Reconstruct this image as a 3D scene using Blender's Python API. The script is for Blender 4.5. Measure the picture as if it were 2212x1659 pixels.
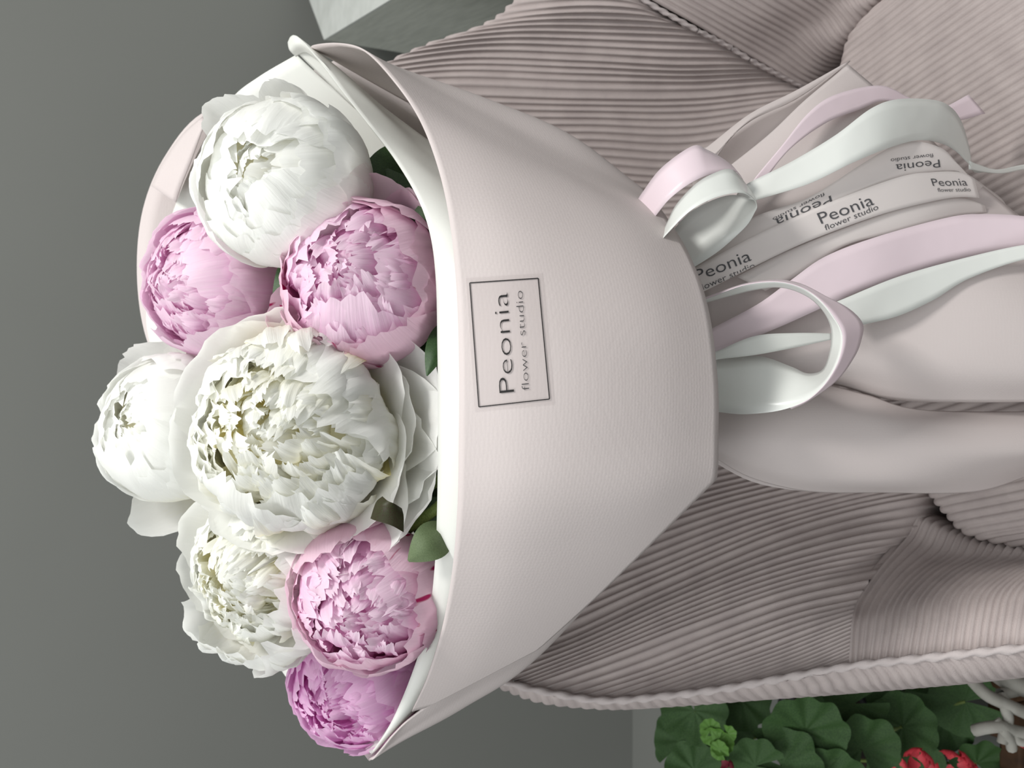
import bpy, bmesh, math, random
from mathutils import Vector, Matrix, noise
from mathutils.bvhtree import BVHTree

for o in list(bpy.data.objects): bpy.data.objects.remove(o)
scene = bpy.context.scene
COL = scene.collection
R = math.radians

# ------------------------------------------------------------------ camera
PITCH = R(28.0); CAM_H = 1.27; FPX = 2212*35.0/36.0
FW = Vector((0, math.cos(PITCH), -math.sin(PITCH)))
UP = Vector((0, math.sin(PITCH), math.cos(PITCH)))
RT = Vector((1, 0, 0))
CAM = Vector((0, 0, CAM_H))
cd = bpy.data.cameras.new('camera'); cam = bpy.data.objects.new('camera', cd); COL.objects.link(cam)
cd.sensor_fit = 'HORIZONTAL'; cd.sensor_width = 36; cd.lens = 35; cd.clip_start = .02; cd.clip_end = 50
m = Matrix.Identity(4)                       # the phone was held sideways: world up is picture left
for i, v in enumerate((-UP, RT, -FW)): m.col[i][:3] = v
m.col[3][:3] = CAM
cam.matrix_world = m
cd.dof.use_dof = True; cd.dof.focus_distance = .74; cd.dof.aperture_fstop = 11
scene.camera = cam

# ------------------------------------------------------------------ light
w = bpy.data.worlds.new('world'); scene.world = w; w.use_nodes = True
w.node_tree.nodes['Background'].inputs[0].default_value = (.97, .99, 1, 1)
w.node_tree.nodes['Background'].inputs[1].default_value = .40
def area(name, loc, target, size, power, col=(1, 1, 1), sy=None):
    l = bpy.data.lights.new(name, 'AREA'); l.energy = power; l.color = col; l.size = size
    if sy: l.shape = 'RECTANGLE'; l.size_y = sy
    o = bpy.data.objects.new(name, l); COL.objects.link(o); o.location = loc
    o.rotation_euler = (Vector(target)-Vector(loc)).to_track_quat('-Z', 'Y').to_euler()
    o['label'] = 'ceiling light panel shining down on the armchair'; o['category'] = 'light'
    return o
area('ceiling_light_right_offscreen', (.95, .35, 2.75), (.1, .8, .7), .45, 31, (1, .985, .96))
area('ceiling_light_front_offscreen', (-.35, -.1, 2.8), (0, .8, .8), 1.6, 13, (.98, 1, 1))
area('ceiling_light_left_offscreen', (-1.5, .3, 2.75), (-.2, 1.2, .5), .8, 15, (.98, 1, 1))
vs = scene.view_settings
vs.view_transform = 'Standard'; vs.look = 'None'; vs.gamma = 1; vs.use_curve_mapping = False
vs.exposure = 0.24
scene.cycles.max_bounces = 16; scene.cycles.diffuse_bounces = 8; scene.cycles.transmission_bounces = 12

# ------------------------------------------------------------------ helpers
def P(x, y, d):
    """point seen at photo pixel (x, y), d metres in front of the camera"""
    return CAM + FW*d + RT*((829.5-y)/FPX*d) + UP*((1106-x)/FPX*d)
def link(name, me, mat=None, parent=None, label=None):
    o = bpy.data.objects.new(name, me); COL.objects.link(o)
    if mat is not None and me is not None and not me.materials: me.materials.append(mat)
    if parent is not None: o.parent = parent
    if label: o['label'] = label
    return o
def tag(o, label, cat, group=None):
    o['label'] = label; o['category'] = cat
    if group: o['group'] = group
    return o
def thing(name, label, cat, loc=(0, 0, 0), group=None):
    o = bpy.data.objects.new(name, None); COL.objects.link(o); o.location = loc
    o.empty_display_size = .05
    return tag(o, label, cat, group)
def mesh(name, vs_, fs, smooth=True, uvs=None):
    me = bpy.data.meshes.new(name); me.from_pydata([tuple(v) for v in vs_], [], fs)
    if uvs:
        ul = me.uv_layers.new(name='UVMap')
        for l in me.loops: ul.data[l.index].uv = uvs[l.vertex_index]
    me.polygons.foreach_set('use_smooth', [smooth]*len(me.polygons)); me.update()
    return me
def cr(p0, p1, p2, p3, t):
    return .5*((2*p1)+(p2-p0)*t+(2*p0-5*p1+4*p2-p3)*t*t+(3*p1-p0-3*p2+p3)*t**3)
def ev(pts, t):
    """Catmull-Rom through pts, t in 0..len-1"""
    n = len(pts)-1; t = min(max(t, 0), n); i = min(int(t), n-1); f = t-i
    a = pts[i-1] if i > 0 else pts[0]*2-pts[1]
    b = pts[i+2] if i+2 <= n else pts[n]*2-pts[n-1]
    return cr(a, pts[i], pts[i+1], b, f)
def resample(pts, m_):
    if len(pts) == 2: return [pts[0].lerp(pts[1], k/(m_-1)) for k in range(m_)]
    N = 24*(len(pts)-1); q = [ev(pts, k/24) for k in range(N+1)]
    L = [0]
    for a, b in zip(q, q[1:]): L.append(L[-1]+(b-a).length)
    out = []; j = 0
    for k in range(m_):
        s = L[-1]*k/(m_-1)
        while j < N-1 and L[j+1] < s: j += 1
        f = (s-L[j])/max(L[j+1]-L[j], 1e-9); out.append(q[j].lerp(q[j+1], min(max(f, 0), 1)))
    return out
def grid_mesh(name, rows, smooth=True, th=0):
    n, m_ = len(rows), len(rows[0])
    v = [p for r_ in rows for p in r_]
    uv = [(i/(n-1), j/(m_-1)) for i in range(n) for j in range(m_)]
    f = [(i*m_+j, i*m_+j+1, (i+1)*m_+j+1, (i+1)*m_+j) for i in range(n-1) for j in range(m_-1)]
    me = mesh(name, v, f, smooth, uv)
    return me
def pg(lst):
    return [P(*q) for q in lst]
def loft(name, guides, nu, nv, mat, parent=None, th=.0012, label=None, world=False):
    """smooth sheet through guide lines of (x, y, d); th = paper thickness"""
    G = [resample(g if world else pg(g), nv) for g in guides]
    rows = []
    for k in range(nu):
        t = k/(nu-1)*(len(G)-1)
        rows.append([ev([g[j] for g in G], t) for j in range(nv)])
    o = link(name, grid_mesh(name, rows), mat, parent, label)
    if th:
        s = o.modifiers.new('thickness', 'SOLIDIFY'); s.thickness = th; s.offset = 0
    return o
def strip(name, A, B, mat, parent=None, n=48, nw=5, th=.0004, da=None, db=None, label=None):
    """ribbon between two edge lines; depths are given along each edge"""
    def edge(E, D):
        if D is None: return resample(pg(E), n)
        q = resample([Vector((e[0], e[1], 0)) for e in E], n); out = []
        for k, s in enumerate(q):
            t = k/(n-1)*(len(D)-1); i = min(int(t), len(D)-2)
            dv = [Vector((d_, 0, 0)) for d_ in D]
            out.append(P(s.x, s.y, ev(dv, t).x))
        return out
    a = edge(A, da); b = edge(B, db if db else da)
    rows = [[a[k].lerp(b[k], j/(nw-1)) for j in range(nw)] for k in range(n)]
    o = link(name, grid_mesh(name, rows), mat, parent, label)
    if th:
        s = o.modifiers.new('thickness', 'SOLIDIFY'); s.thickness = th; s.offset = 0
    return o
def bvh(o):
    me = o.data; return BVHTree.FromPolygons([v.co.copy() for v in me.vertices], [tuple(p.vertices) for p in me.polygons])
def pick(tree, x, y, off=.001):
    d = (P(x, y, 1)-CAM).normalized(); h = tree.ray_cast(CAM, d)
    if h[0] is None:
        return None
    return h[0]-d*off

# ------------------------------------------------------------------ materials
def M(name, col, rough=.6, spec=.3):
    mt = bpy.data.materials.new(name); mt.use_nodes = True
    b = mt.node_tree.nodes['Principled BSDF']
    b.inputs['Base Color'].default_value = (*col, 1); b.inputs['Roughness'].default_value = rough
    b.inputs['Specular IOR Level'].default_value = spec
    return mt
def nodes(mt): return mt.node_tree.nodes, mt.node_tree.links, mt.node_tree.nodes['Principled BSDF']
def vary(mt, c1, c2, scale, detail=4, bump=0, bscale=None, dist=.001, stretch=None, coord='Object'):
    N, L, b = nodes(mt)
    tc = N.new('ShaderNodeTexCoord'); src = tc.outputs[coord]
    if stretch:
        mp = N.new('ShaderNodeMapping'); L.new(src, mp.inputs[0]); mp.inputs['Scale'].default_value = stretch; src = mp.outputs[0]
    nz = N.new('ShaderNodeTexNoise'); nz.inputs['Scale'].default_value = scale; nz.inputs['Detail'].default_value = detail
    L.new(src, nz.inputs['Vector'])
    rp = N.new('ShaderNodeValToRGB'); rp.color_ramp.elements[0].position = .3; rp.color_ramp.elements[1].position = .7
    rp.color_ramp.elements[0].color = (*c1, 1); rp.color_ramp.elements[1].color = (*c2, 1)
    L.new(nz.outputs[0], rp.inputs[0]); L.new(rp.outputs[0], b.inputs['Base Color'])
    if bump:
        n2 = N.new('ShaderNodeTexNoise'); n2.inputs['Scale'].default_value = bscale or scale*6
        n2.inputs['Detail'].default_value = 3; L.new(src, n2.inputs['Vector'])
        bp = N.new('ShaderNodeBump'); bp.inputs['Strength'].default_value = bump; bp.inputs['Distance'].default_value = dist
        L.new(n2.outputs[0], bp.inputs['Height']); L.new(bp.outputs[0], b.inputs['Normal'])
    return mt
def thin(mt, amount, col):
    """let part of the light through a thin sheet"""
    N, L, b = nodes(mt); out = N['Material Output']
    t = N.new('ShaderNodeBsdfTranslucent'); mx = N.new('ShaderNodeMixShader'); mx.inputs[0].default_value = amount
    src = b.inputs['Base Color']
    if src.is_linked: L.new(src.links[0].from_socket, t.inputs[0])
    else: t.inputs[0].default_value = (*col, 1)
    L.new(b.outputs[0], mx.inputs[1]); L.new(t.outputs[0], mx.inputs[2]); L.new(mx.outputs[0], out.inputs[0])
    return mt
def weave(mt, scale=420, strength=.25, dist=.0004):
    """fine woven relief of the wrapping sheet"""
    N, L, b = nodes(mt)
    tc = N.new('ShaderNodeTexCoord'); vo = N.new('ShaderNodeTexVoronoi'); vo.inputs['Scale'].default_value = scale
    vo.inputs['Randomness'].default_value = .35
    L.new(tc.outputs['Object'], vo.inputs['Vector'])
    bp = N.new('ShaderNodeBump'); bp.inputs['Strength'].default_value = strength; bp.inputs['Distance'].default_value = dist
    bp.invert = True
    L.new(vo.outputs['Distance'], bp.inputs['Height']); L.new(bp.outputs[0], b.inputs['Normal'])
    return mt
m_wall = vary(M('grey_wall', (.2, .205, .19), .55, .3), (.165, .170, .157), (.172, .177, .164), 3, 5, .03, 160)
m_floor = vary(M('grey_floor', (.13, .135, .125), .5), (.165, .170, .157), (.172, .177, .164), 3)
m_cord = vary(M('corduroy', (.58, .49, .475), .9, .15), (.395, .343, .332), (.46, .403, .388), 40, 4, .5, 900, .0006)
m_pipe = vary(M('cord_piping', (.6, .52, .5), .9, .15), (.43, .385, .378), (.49, .44, .43), 60, 4, .5, 900, .0006)
m_paper = weave(vary(M('blush_paper', (.80, .69, .665), .62, .25), (.605, .545, .53), (.63, .57, .555), 9))
m_paper2 = weave(vary(M('blush_paper_smooth', (.80, .69, .68), .55, .3), (.605, .545, .53), (.63, .57, .555), 9), 520, .12)
thin(m_paper, .12, (.8, .69, .66)); thin(m_paper2, .15, (.8, .69, .68))
m_liner = thin(vary(M('white_liner', (.85, .86, .81), .5, .35), (.76, .77, .725), (.80, .81, .77), 14, 4, .12, 700, .0005), .22, (.85, .85, .8))
def satin(name, col):
    mt = M(name, col, .26, .65); N, L, b = nodes(mt)
    b.inputs['Anisotropic'].default_value = .4; b.inputs['Sheen Weight'].default_value = .15
    tc = N.new('ShaderNodeTexCoord'); nz = N.new('ShaderNodeTexNoise'); nz.inputs['Scale'].default_value = 26; nz.inputs['Detail'].default_value = 2
    L.new(tc.outputs['Object'], nz.inputs['Vector']); bp = N.new('ShaderNodeBump'); bp.inputs['Strength'].default_value = .25; bp.inputs['Distance'].default_value = .004
    L.new(nz.outputs[0], bp.inputs['Height']); L.new(bp.outputs[0], b.inputs['Normal'])
    return thin(mt, .18, col)
m_satin_p = satin('pink_satin', (.80, .68, .725)); m_satin_w = satin('white_satin', (.78, .80, .765))
def sheer(name, col, alpha):
    mt = M(name, col, .3, .5); N, L, b = nodes(mt); b.inputs['Alpha'].default_value = alpha; return mt
m_sheer = sheer('sheer_ribbon', (.80, .75, .73), .62)
m_film = sheer('sticker_film', (.62, .56, .55), .22)
m_ink = M('black_ink', (.012, .011, .011), .5); m_ink2 = M('grey_ink', (.035, .035, .037), .5); m_ink3 = M('faded_ink', (.075, .075, .08), .5)
m_leaf = vary(M('peony_leaf', (.03, .07, .02), .4, .5), (.016, .045, .014), (.045, .10, .028), 60, 4, .3, 300)
m_leaf2 = vary(M('pale_leaf', (.16, .22, .10), .5, .4), (.075, .11, .045), (.12, .165, .075), 80, 4, .3, 300)
m_stem = vary(M('green_stem', (.13, .18, .04), .5), (.09, .14, .03), (.18, .24, .06), 50)
m_sepal = vary(M('sepal', (.12, .13, .04), .5), (.03, .012, .008), (.03, .045, .012), 70)
m_ger = vary(M('geranium_leaf', (.03, .075, .02), .55, .3), (.022, .058, .016), (.05, .11, .03), 30, 4, .3, 200)
m_ger2 = vary(M('young_geranium_leaf', (.09, .2, .03), .55, .3), (.06, .15, .02), (.12, .26, .05), 30)
m_red = vary(M('red_petal', (.55, .03, .045), .5), (.45, .015, .03), (.65, .07, .09), 20)
m_dred = vary(M('dark_red_petal', (.16, .012, .025), .5), (.12, .008, .02), (.2, .02, .035), 20)
m_soil = vary(M('soil', (.012, .01, .008), .95), (.006, .005, .004), (.03, .022, .015), 60)
m_pot = M('black_pot', (.012, .012, .014), .4)
m_whitewood = vary(M('whitewashed_cane', (.35, .34, .3), .7), (.26, .25, .22), (.42, .41, .37), 30)
m_brown = vary(M('brown_bark', (.06, .03, .015), .8), (.03, .016, .01), (.1, .05, .022), 25)
m_counter_top = vary(M('pale_counter', (.5, .52, .49), .5), (.46, .48, .45), (.58, .60, .57), 26, 5)
m_counter = vary(M('grey_wood', (.2, .21, .185), .6), (.46, .48, .43), (.57, .59, .53), 9, 6, .1, 90, .001, (14, .8, 14))
m_legw = vary(M('leg_wood', (.2, .12, .06), .5), (.15, .09, .04), (.25, .15, .08), 12, 4, 0, None, .001, (1, 1, .1))

def petal_mat(name, tip, mid, base, edge=None, streak=None, tl=.46, lo=.25):
    """petal colour runs from claw to rim along the petal"""
    mt = M(name, mid, .5, .25); N, L, b = nodes(mt)
    uv = N.new('ShaderNodeUVMap'); sp = N.new('ShaderNodeSeparateXYZ'); L.new(uv.outputs[0], sp.inputs[0])
    nz = N.new('ShaderNodeTexNoise'); nz.inputs['Scale'].default_value = 5; nz.inputs['Detail'].default_value = 3
    mp = N.new('ShaderNodeMapping'); mp.inputs['Scale'].default_value = (7, .7, 1); L.new(uv.outputs[0], mp.inputs[0]); L.new(mp.outputs[0], nz.inputs['Vector'])
    ad = N.new('ShaderNodeMath'); ad.operation = 'MULTIPLY_ADD'; L.new(nz.outputs[0], ad.inputs[0]); ad.inputs[1].default_value = .35
    su = N.new('ShaderNodeMath'); su.operation = 'SUBTRACT'; L.new(sp.outputs[1], su.inputs[0]); su.inputs[1].default_value = .17
    L.new(su.outputs[0], ad.inputs[2])
    rp = N.new('ShaderNodeValToRGB'); e = rp.color_ramp.elements
    e[0].position = lo; e[0].color = (*base, 1); e[1].position = .95; e[1].color = (*tip, 1)
    k = e.new(.62); k.color = (*mid, 1)
    L.new(ad.outputs[0], rp.inputs[0]); colr = rp.outputs[0]
    if streak:
        n2 = N.new('ShaderNodeTexNoise'); n2.inputs['Scale'].default_value = 1; n2.inputs['Detail'].default_value = 2
        mp2 = N.new('ShaderNodeMapping'); mp2.inputs['Scale'].default_value = (9, 2.2, 60)
        oi = N.new('ShaderNodeObjectInfo'); cb = N.new('ShaderNodeCombineXYZ')
        L.new(sp.outputs[0], cb.inputs[0]); L.new(sp.outputs[1], cb.inputs[1]); L.new(oi.outputs['Random'], cb.inputs[2])
        L.new(cb.outputs[0], mp2.inputs[0]); L.new(mp2.outputs[0], n2.inputs['Vector'])
        r2 = N.new('ShaderNodeValToRGB'); r2.color_ramp.elements[0].position = .66; r2.color_ramp.elements[1].position = .70
        L.new(n2.outputs[0], r2.inputs[0])
        mx = N.new('ShaderNodeMix'); mx.data_type = 'RGBA'; L.new(r2.outputs[0], mx.inputs[0]); L.new(colr, mx.inputs[6]); mx.inputs[7].default_value = (*streak, 1)
        colr = mx.outputs[2]
    L.new(colr, b.inputs['Base Color'])
    n3 = N.new('ShaderNodeTexNoise'); n3.inputs['Scale'].default_value = 2.5; mp3 = N.new('ShaderNodeMapping'); mp3.inputs['Scale'].default_value = (16, 1.2, 1)
    L.new(uv.outputs[0], mp3.inputs[0]); L.new(mp3.outputs[0], n3.inputs['Vector'])
    bp = N.new('ShaderNodeBump'); bp.inputs['Strength'].default_value = .3; bp.inputs['Distance'].default_value = .0015
    L.new(n3.outputs[0], bp.inputs['Height']); L.new(bp.outputs[0], b.inputs['Normal'])
    return thin(mt, tl, mid)
pm_white = petal_mat('white_petal', (.95, .955, .935), (.95, .95, .925), (.93, .91, .74))
pm_blushw = petal_mat('blush_white_petal', (.92, .89, .88), (.90, .85, .84), (.84, .84, .70))
pm_cream = petal_mat('cream_petal', (.95, .955, .925), (.95, .94, .84), (.94, .86, .46), lo=.32)
pm_pink = petal_mat('pink_petal', (.92, .76, .86), (.88, .60, .79), (.80, .42, .64))
pm_pinkout = petal_mat('pink_outer_petal', (.88, .68, .77), (.86, .64, .76), (.80, .56, .64), streak=(.42, .02, .12))
pm_pinkdeep = petal_mat('deep_pink_petal', (.92, .66, .86), (.87, .47, .79), (.72, .24, .52))

# ------------------------------------------------------------------ setting
def box(name, lo, hi, mat, parent=None, bev=0, label=None):
    bm = bmesh.new(); bmesh.ops.create_cube(bm, size=1)
    for v in bm.verts: v.co = Vector([lo[i]+(v.co[i]+.5)*(hi[i]-lo[i]) for i in range(3)])
    if bev: bmesh.ops.bevel(bm, geom=bm.edges[:], offset=bev, segments=2, affect='EDGES', profile=.5)
    me = bpy.data.meshes.new(name); bm.to_mesh(me); bm.free()
    return link(name, me, mat, parent, label)
o = box('floor', (-4, -3, -.05), (4, 2.0, 0), m_floor); o['kind'] = 'structure'; o['label'] = 'dark grey floor'
o = box('wall_back', (-4, 1.82, 0), (4, 1.92, 3), m_wall); o['kind'] = 'structure'; o['label'] = 'plain matt grey wall'

# counter standing to the side of the armchair
def prism(name, poly, z0, z1, mat, parent, label=None):
    n = len(poly); v = [(x, y, z0) for x, y in poly]+[(x, y, z1) for x, y in poly]
    f = [tuple(range(n-1, -1, -1)), tuple(range(n, 2*n))]+[(i, (i+1) % n, n+(i+1) % n, n+i) for i in range(n)]
    return link(name, mesh(name, v, f, False), mat, parent, label)
def onz(x, y, z):
    d = P(x, y, 1)-CAM; return CAM+d*((z-CAM.z)/d.z)
ZT = .75
k0 = onz(700, 86, ZT); k1 = onz(668, 0, ZT); k2 = onz(842, 0, ZT)
e1 = (k2-k0).normalized(); e2 = (k1-k0).normalized()
A_ = k0+e1*.62; B_ = A_+Vector((.55, 0, 0)); C_ = k0+e2*.16; D_ = Vector((B_.x, C_.y, ZT))
poly = [(q.x, q.y) for q in (A_, B_, D_, C_, k0)]
ct = thing('counter', 'pale topped grey wood counter standing beyond the armchair', 'counter', (k0.x, k0.y, 0))
def un(o, t):                                  # keep world placement under a moved parent
    o.matrix_parent_inverse = Matrix.Translation(t.location).inverted(); return o
un(prism('worktop', poly, ZT-.004, ZT, m_counter_top, ct, 'pale grey worktop'), ct)
# side boards run along the counter
for k in range(5):
    za, zb = ZT-.005-(k+1)*.149+.002, ZT-.005-k*.149
    un(prism('side_board', poly, max(za, 0), zb, m_counter, ct), ct)

# ------------------------------------------------------------------ armchair
def seat_d(x): return (CAM_H-.434)/(math.sin(PITCH)+math.cos(PITCH)*(x-1106)/FPX)
def ribbed(name, guides, nv, mat, parent, pitch_=.0082, H=.0031, sub=6, flip=1, world=False, fade=0):
    """corduroy panel: ribs run along the guide lines"""
    G = [resample(g if world else pg(g), nv) for g in guides]
    cnt = [0]
    for a, b in zip(G, G[1:]):
        s = sum((a[j]-b[j]).length for j in range(nv//4, 3*nv//4+1))/(3*nv//4-nv//4+1)
        cnt.append(cnt[-1]+max(1, round(s/pitch_)))
    NR = cnt[-1]; base = []; hs = []
    for k in range(NR*sub+1):
        r_ = k/sub
        i = 0
        while i < len(cnt)-2 and cnt[i+1] < r_: i += 1
        t = i+(r_-cnt[i])/(cnt[i+1]-cnt[i])
        base.append([ev([g[j] for g in G], t) for j in range(nv)])
        hs.append(H*abs(math.sin(math.pi*r_))**.65)
    rows = []
    n = len(base)
    for i in range(n):
        row = []
        for j in range(nv):
            du = base[min(i+sub, n-1)][j]-base[max(i-sub, 0)][j]
            dv = base[i][min(j+1, nv-1)]-base[i][max(j-1, 0)]
            nn = du.cross(dv)*flip
            nn = nn.normalized() if nn.length > 1e-12 else Vector((0, 0, 1))
            wob = .15*noise.noise(Vector((i*.02, j*.15, 3)))
            row.append(base[i][j]+nn*hs[i]*(1+wob))
        rows.append(row)
    o = link(name, grid_mesh(name, rows), mat, parent)
    return o
chair = thing('armchair', 'blush pink ribbed corduroy tub armchair holding the bouquet', 'armchair', (.18, .62, 0))
gA = [
 [(1150, -60, 1.06), (1250, -55, 1.05), (1345, -45, 1.05)],
 [(1085, 28, 1.075), (1250, 12, 1.06), (1400, 22, 1.06)],
 [(935, 88, 1.08), (1100, 68, 1.075), (1300, 70, 1.08), (1535, 82, 1.085)],
 [(805, 150, 1.085), (1000, 124, 1.085), (1250, 130, 1.09), (1450, 140, 1.10), (1640, 142, 1.115)],
 [(740, 225, 1.09), (950, 205, 1.09), (1250, 212, 1.10), (1500, 212, 1.12), (1742, 192, 1.14)],
 [(690, 400, 1.10), (900, 390, 1.10), (1250, 370, 1.11), (1500, 375, 1.125), (1792, 300, 1.115)],
 [(670, 600, 1.11), (1000, 600, 1.11), (1400, 570, 1.115), (1850, 500, 1.08)],
 [(690, 850, 1.11), (1000, 830, 1.11), (1400, 790, 1.105), (1930, 740, 1.04)],
 [(770, 1100, 1.09), (1100, 1070, 1.085), (1500, 990, 1.07), (1990, 900, 1.01)],
 [(890, 1270, 1.06), (1200, 1210, 1.06), (1600, 1080, 1.045), (1975, 1000, 1.012)],
 [(985, 1400, 1.025), (1162, 1370, 1.03), (1400, 1268, 1.03), (1650, 1162, 1.025), (1835, 1105, 1.02), (1990, 1075, 1.0)],
 [(1070, 1462, 1.005), (1250, 1396, 1.01), (1450, 1308, 1.01), (1650, 1230, 1.005), (1830, 1180, .995), (1960, 1160, .995)],
 [(1130, 1486, .997), (1300, 1424, 1.0), (1500, 1346, .995), (1700, 1275, .985), (1900, 1228, .97)],
 [(1215, 1505, .99), (1400, 1446, .988), (1570, 1379, .98), (1720, 1325, .965), (1855, 1294, .945)],
 [(1350, 1512, .975), (1500, 1460, .97), (1650, 1408, .955), (1750, 1370, .94), (1842, 1335, .925)],
 [(1560, 1488, .945), (1650, 1460, .938), (1750, 1425, .925), (1837, 1388, .912)],
 [(1790, 1449, .905), (1810, 1445, .904), (1822, 1441, .903), (1834, 1437, .902)],
]
GA = []
for i, g in enumerate(gA):
    w_ = pg(g)
    if i < 12:                                    # the top edge rolls over to the back
        k = min(1, (12-i)/4)
        w_ = [w_[0]+FW*.055*k-UP*.02*k, w_[0]+FW*.022*k+UP*.001]+w_
    if i < 12: w_.append(w_[-1]+Vector((-.004, .014, -.06)))
    GA.append(w_)
un(ribbed('backrest', GA, 64, m_cord, chair, world=True, flip=-1), chair)
gC = [
 [(1325, -60, 1.05), (1400, -5, 1.055), (1500, 52, 1.07), (1640, 134, 1.11), (1748, 192, 1.145)],
 [(1440, -60, 1.045), (1600, 30, 1.07), (1700, 84, 1.10), (1775, 140, 1.125)],
 [(1600, -80, 1.04), (1700, -20, 1.06), (1780, 32, 1.085), (1825, 85, 1.098)],
 [(1760, -100, 1.03), (1820, -65, 1.045), (1870, -30, 1.06), (1896, 0, 1.06)],
 [(1900, -160, .99), (1940, -140, 1.0), (1980, -120, 1.01), (2010, -110, 1.01)],
]
GC = [pg(g) for g in gC]
for g in GC: g.append(g[-1]+Vector((.010, .008, -.06)))
un(ribbed('arm_panel', GC, 44, m_cord, chair, flip=-1, world=True), chair)
gB = [
 [(1833, 1438, .902), (1836, 1388, .912), (1841, 1335, .925), (1854, 1294, .945), (1899, 1228, .97), (1960, 1158, .996), (1992, 1110, 1.003)],
 [(1895, 1432, .887), (1905, 1362, .898), (1918, 1300, .917), (1965, 1240, .945), (2030, 1190, .972), (2062, 1142, .98)],
 [(1960, 1425, .87), (1972, 1352, .88), (1986, 1290, .90), (2040, 1235, .925), (2100, 1200, .945), (2130, 1165, .955)],
 [(2090, 1412, .835), (2100, 1336, .845), (2118, 1275, .865), (2180, 1228, .89), (2240, 1205, .905), (2270, 1185, .905)],
 [(2212, 1400, .80), (2222, 1325, .81), (2240, 1265, .83), (2300, 1220, .855), (2370, 1200, .86), (2400, 1190, .86)],
 [(2420, 1385, .745), (2430, 1310, .755), (2450, 1250, .775), (2500, 1215, .80), (2560, 1200, .81), (2600, 1190, .81)],
 [(2640, 1370, .70), (2650, 1300, .71), (2670, 1240, .73), (2710, 1215, .75), (2770, 1200, .76), (2810, 1190, .76)],
]
gB.insert(0, [(x-22, y, d+.016) for x, y, d in gB[0]])
GB = [pg(g) for g in gB]
for g in GB: g.append(g[-1]+Vector((-.010, .006, -.06)))
un(ribbed('armrest', GB, 52, m_cord, chair, flip=-1, pitch_=.0076, H=.0042, world=True), chair)
# outer shell: seam line, silhouette, then down to the floor frame
seam = [(1070, 1466, 1.005), (1160, 1491, .995), (1300, 1513, .98), (1430, 1504, .963), (1560, 1488, .945), (1700, 1463, .922), (1838, 1439, .90), (2000, 1421, .858), (2212, 1400, .80), (2420, 1385, .745), (2640, 1370, .70)]
sil = [(1078, 1482, 1.015), (1180, 1514, 1.008), (1320, 1527, .995), (1455, 1521, .978), (1590, 1510, .96), (1735, 1500, .94), (1880, 1488, .918), (2050, 1473, .875), (2270, 1450, .815), (2480, 1432, .76), (2700, 1410, .715)]
def drop(p, z, inw=0):
    c = Vector((.18, .62, z)); q = Vector((p.x, p.y, z)); return q+(c-q)*inw
shell_left = []
for a, b in zip(seam, sil):
    A, B = P(*a), P(*b)
    mid = (A+B)/2+(B-A).length*.18*(CAM-A).normalized()
    shell_left.append([A, mid, B, drop(B, B.z-.06, .01), drop(B, .3, .10), drop(B, .10, .16)])
un(ribbed('outer_shell', shell_left, 40, m_cord, chair, world=True, flip=-1, pitch_=.009), chair)
shell_back = []
for g in reversed(GA[:12]):
    A = g[0]; shell_back.append([A, drop(A, A.z-.06, -.02), drop(A, .5, .0), drop(A, .3, .08), drop(A, .10, .16)])
cs = [P(*g[0]) for g in gC]
for A in cs[1:]: shell_back.append([A, drop(A, A.z-.05, -.05), drop(A, .5, -.05), drop(A, .3, .04), drop(A, .10, .10)])
un(ribbed('outer_shell', shell_back, 30, m_cord, chair, world=True, flip=-1, pitch_=.009), chair)
# stitched piping along the joins
def cordline(name, pts, r_, mat, parent, segs=8, n=80, twist=0):
    q = resample(pts, n); rows = []
    for i in range(n):
        t = (q[min(i+1, n-1)]-q[max(i-1, 0)]).normalized()
        a = t.orthogonal().normalized() if abs(t.z) > .95 else t.cross(Vector((0, 0, 1))).normalized(); b = t.cross(a)
        row = []
        for k in range(segs+1):
            an = 2*math.pi*k/segs; rr = r_*(1+.3*math.sin(an*2+i*twist)) if twist else r_
            row.append(q[i]+(a*math.cos(an)+b*math.sin(an))*rr)
        rows.append(row)
    return link(name, grid_mesh(name, rows), mat, parent)
un(cordline('piping', [P(x, y, d-.001) for x, y, d in seam], .0034, m_pipe, chair, n=240, twist=.8), chair)
un(cordline('piping', [P(x, y, d-.002) for x, y, d in ((1325, -50, 1.05), (1400, 5, 1.055), (1500, 62, 1.07), (1570, 98, 1.09), (1640, 140, 1.11), (1748, 194, 1.145))], .0026, m_pipe, chair, n=160, twist=.9), chair)
# seat cushion, ribs run front to back
rx, fx = Vector((.963, .269, 0)), Vector((.269, -.963, 0))
ZS = .434
def S(r_, f_, z): return rx*r_+fx*f_+Vector((0, 0, z))
gs = []
r0, r1, fb, ff, cr_ = .006, .606, -.703, -.19, .115
for k in range(25):
    r_ = r0+(r1-r0)*k/24
    e_ = min(r_-r0, r1-r_)
    back = fb+(cr_-math.sqrt(max(cr_**2-(cr_-e_)**2, 0)) if e_ < cr_ else 0)
    front = ff-(cr_-math.sqrt(max(cr_**2-(cr_-e_)**2, 0)) if e_ < cr_ else 0)*.6
    ed = min(1, e_/.03); zt = ZS-.02*(1-ed)**2+.012*math.sin(math.pi*k/24)
    gs.append([S(r_, back+.004, ZS-.07), S(r_, back, ZS-.03), S(r_, back+.012, zt-.003), S(r_, back+.06, zt), S(r_, (back+front)/2, zt+.006), S(r_, front-.06, zt), S(r_, front-.008, zt-.006), S(r_, front, ZS-.04), S(r_, front, ZS-.12)])
un(ribbed('seat_cushion', gs, 60, m_cord, chair, world=True, flip=-1, pitch_=.0088), chair)
base = link('base_frame', None, None, chair)
bpy.data.objects.remove(base)
bm = bmesh.new()
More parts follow.
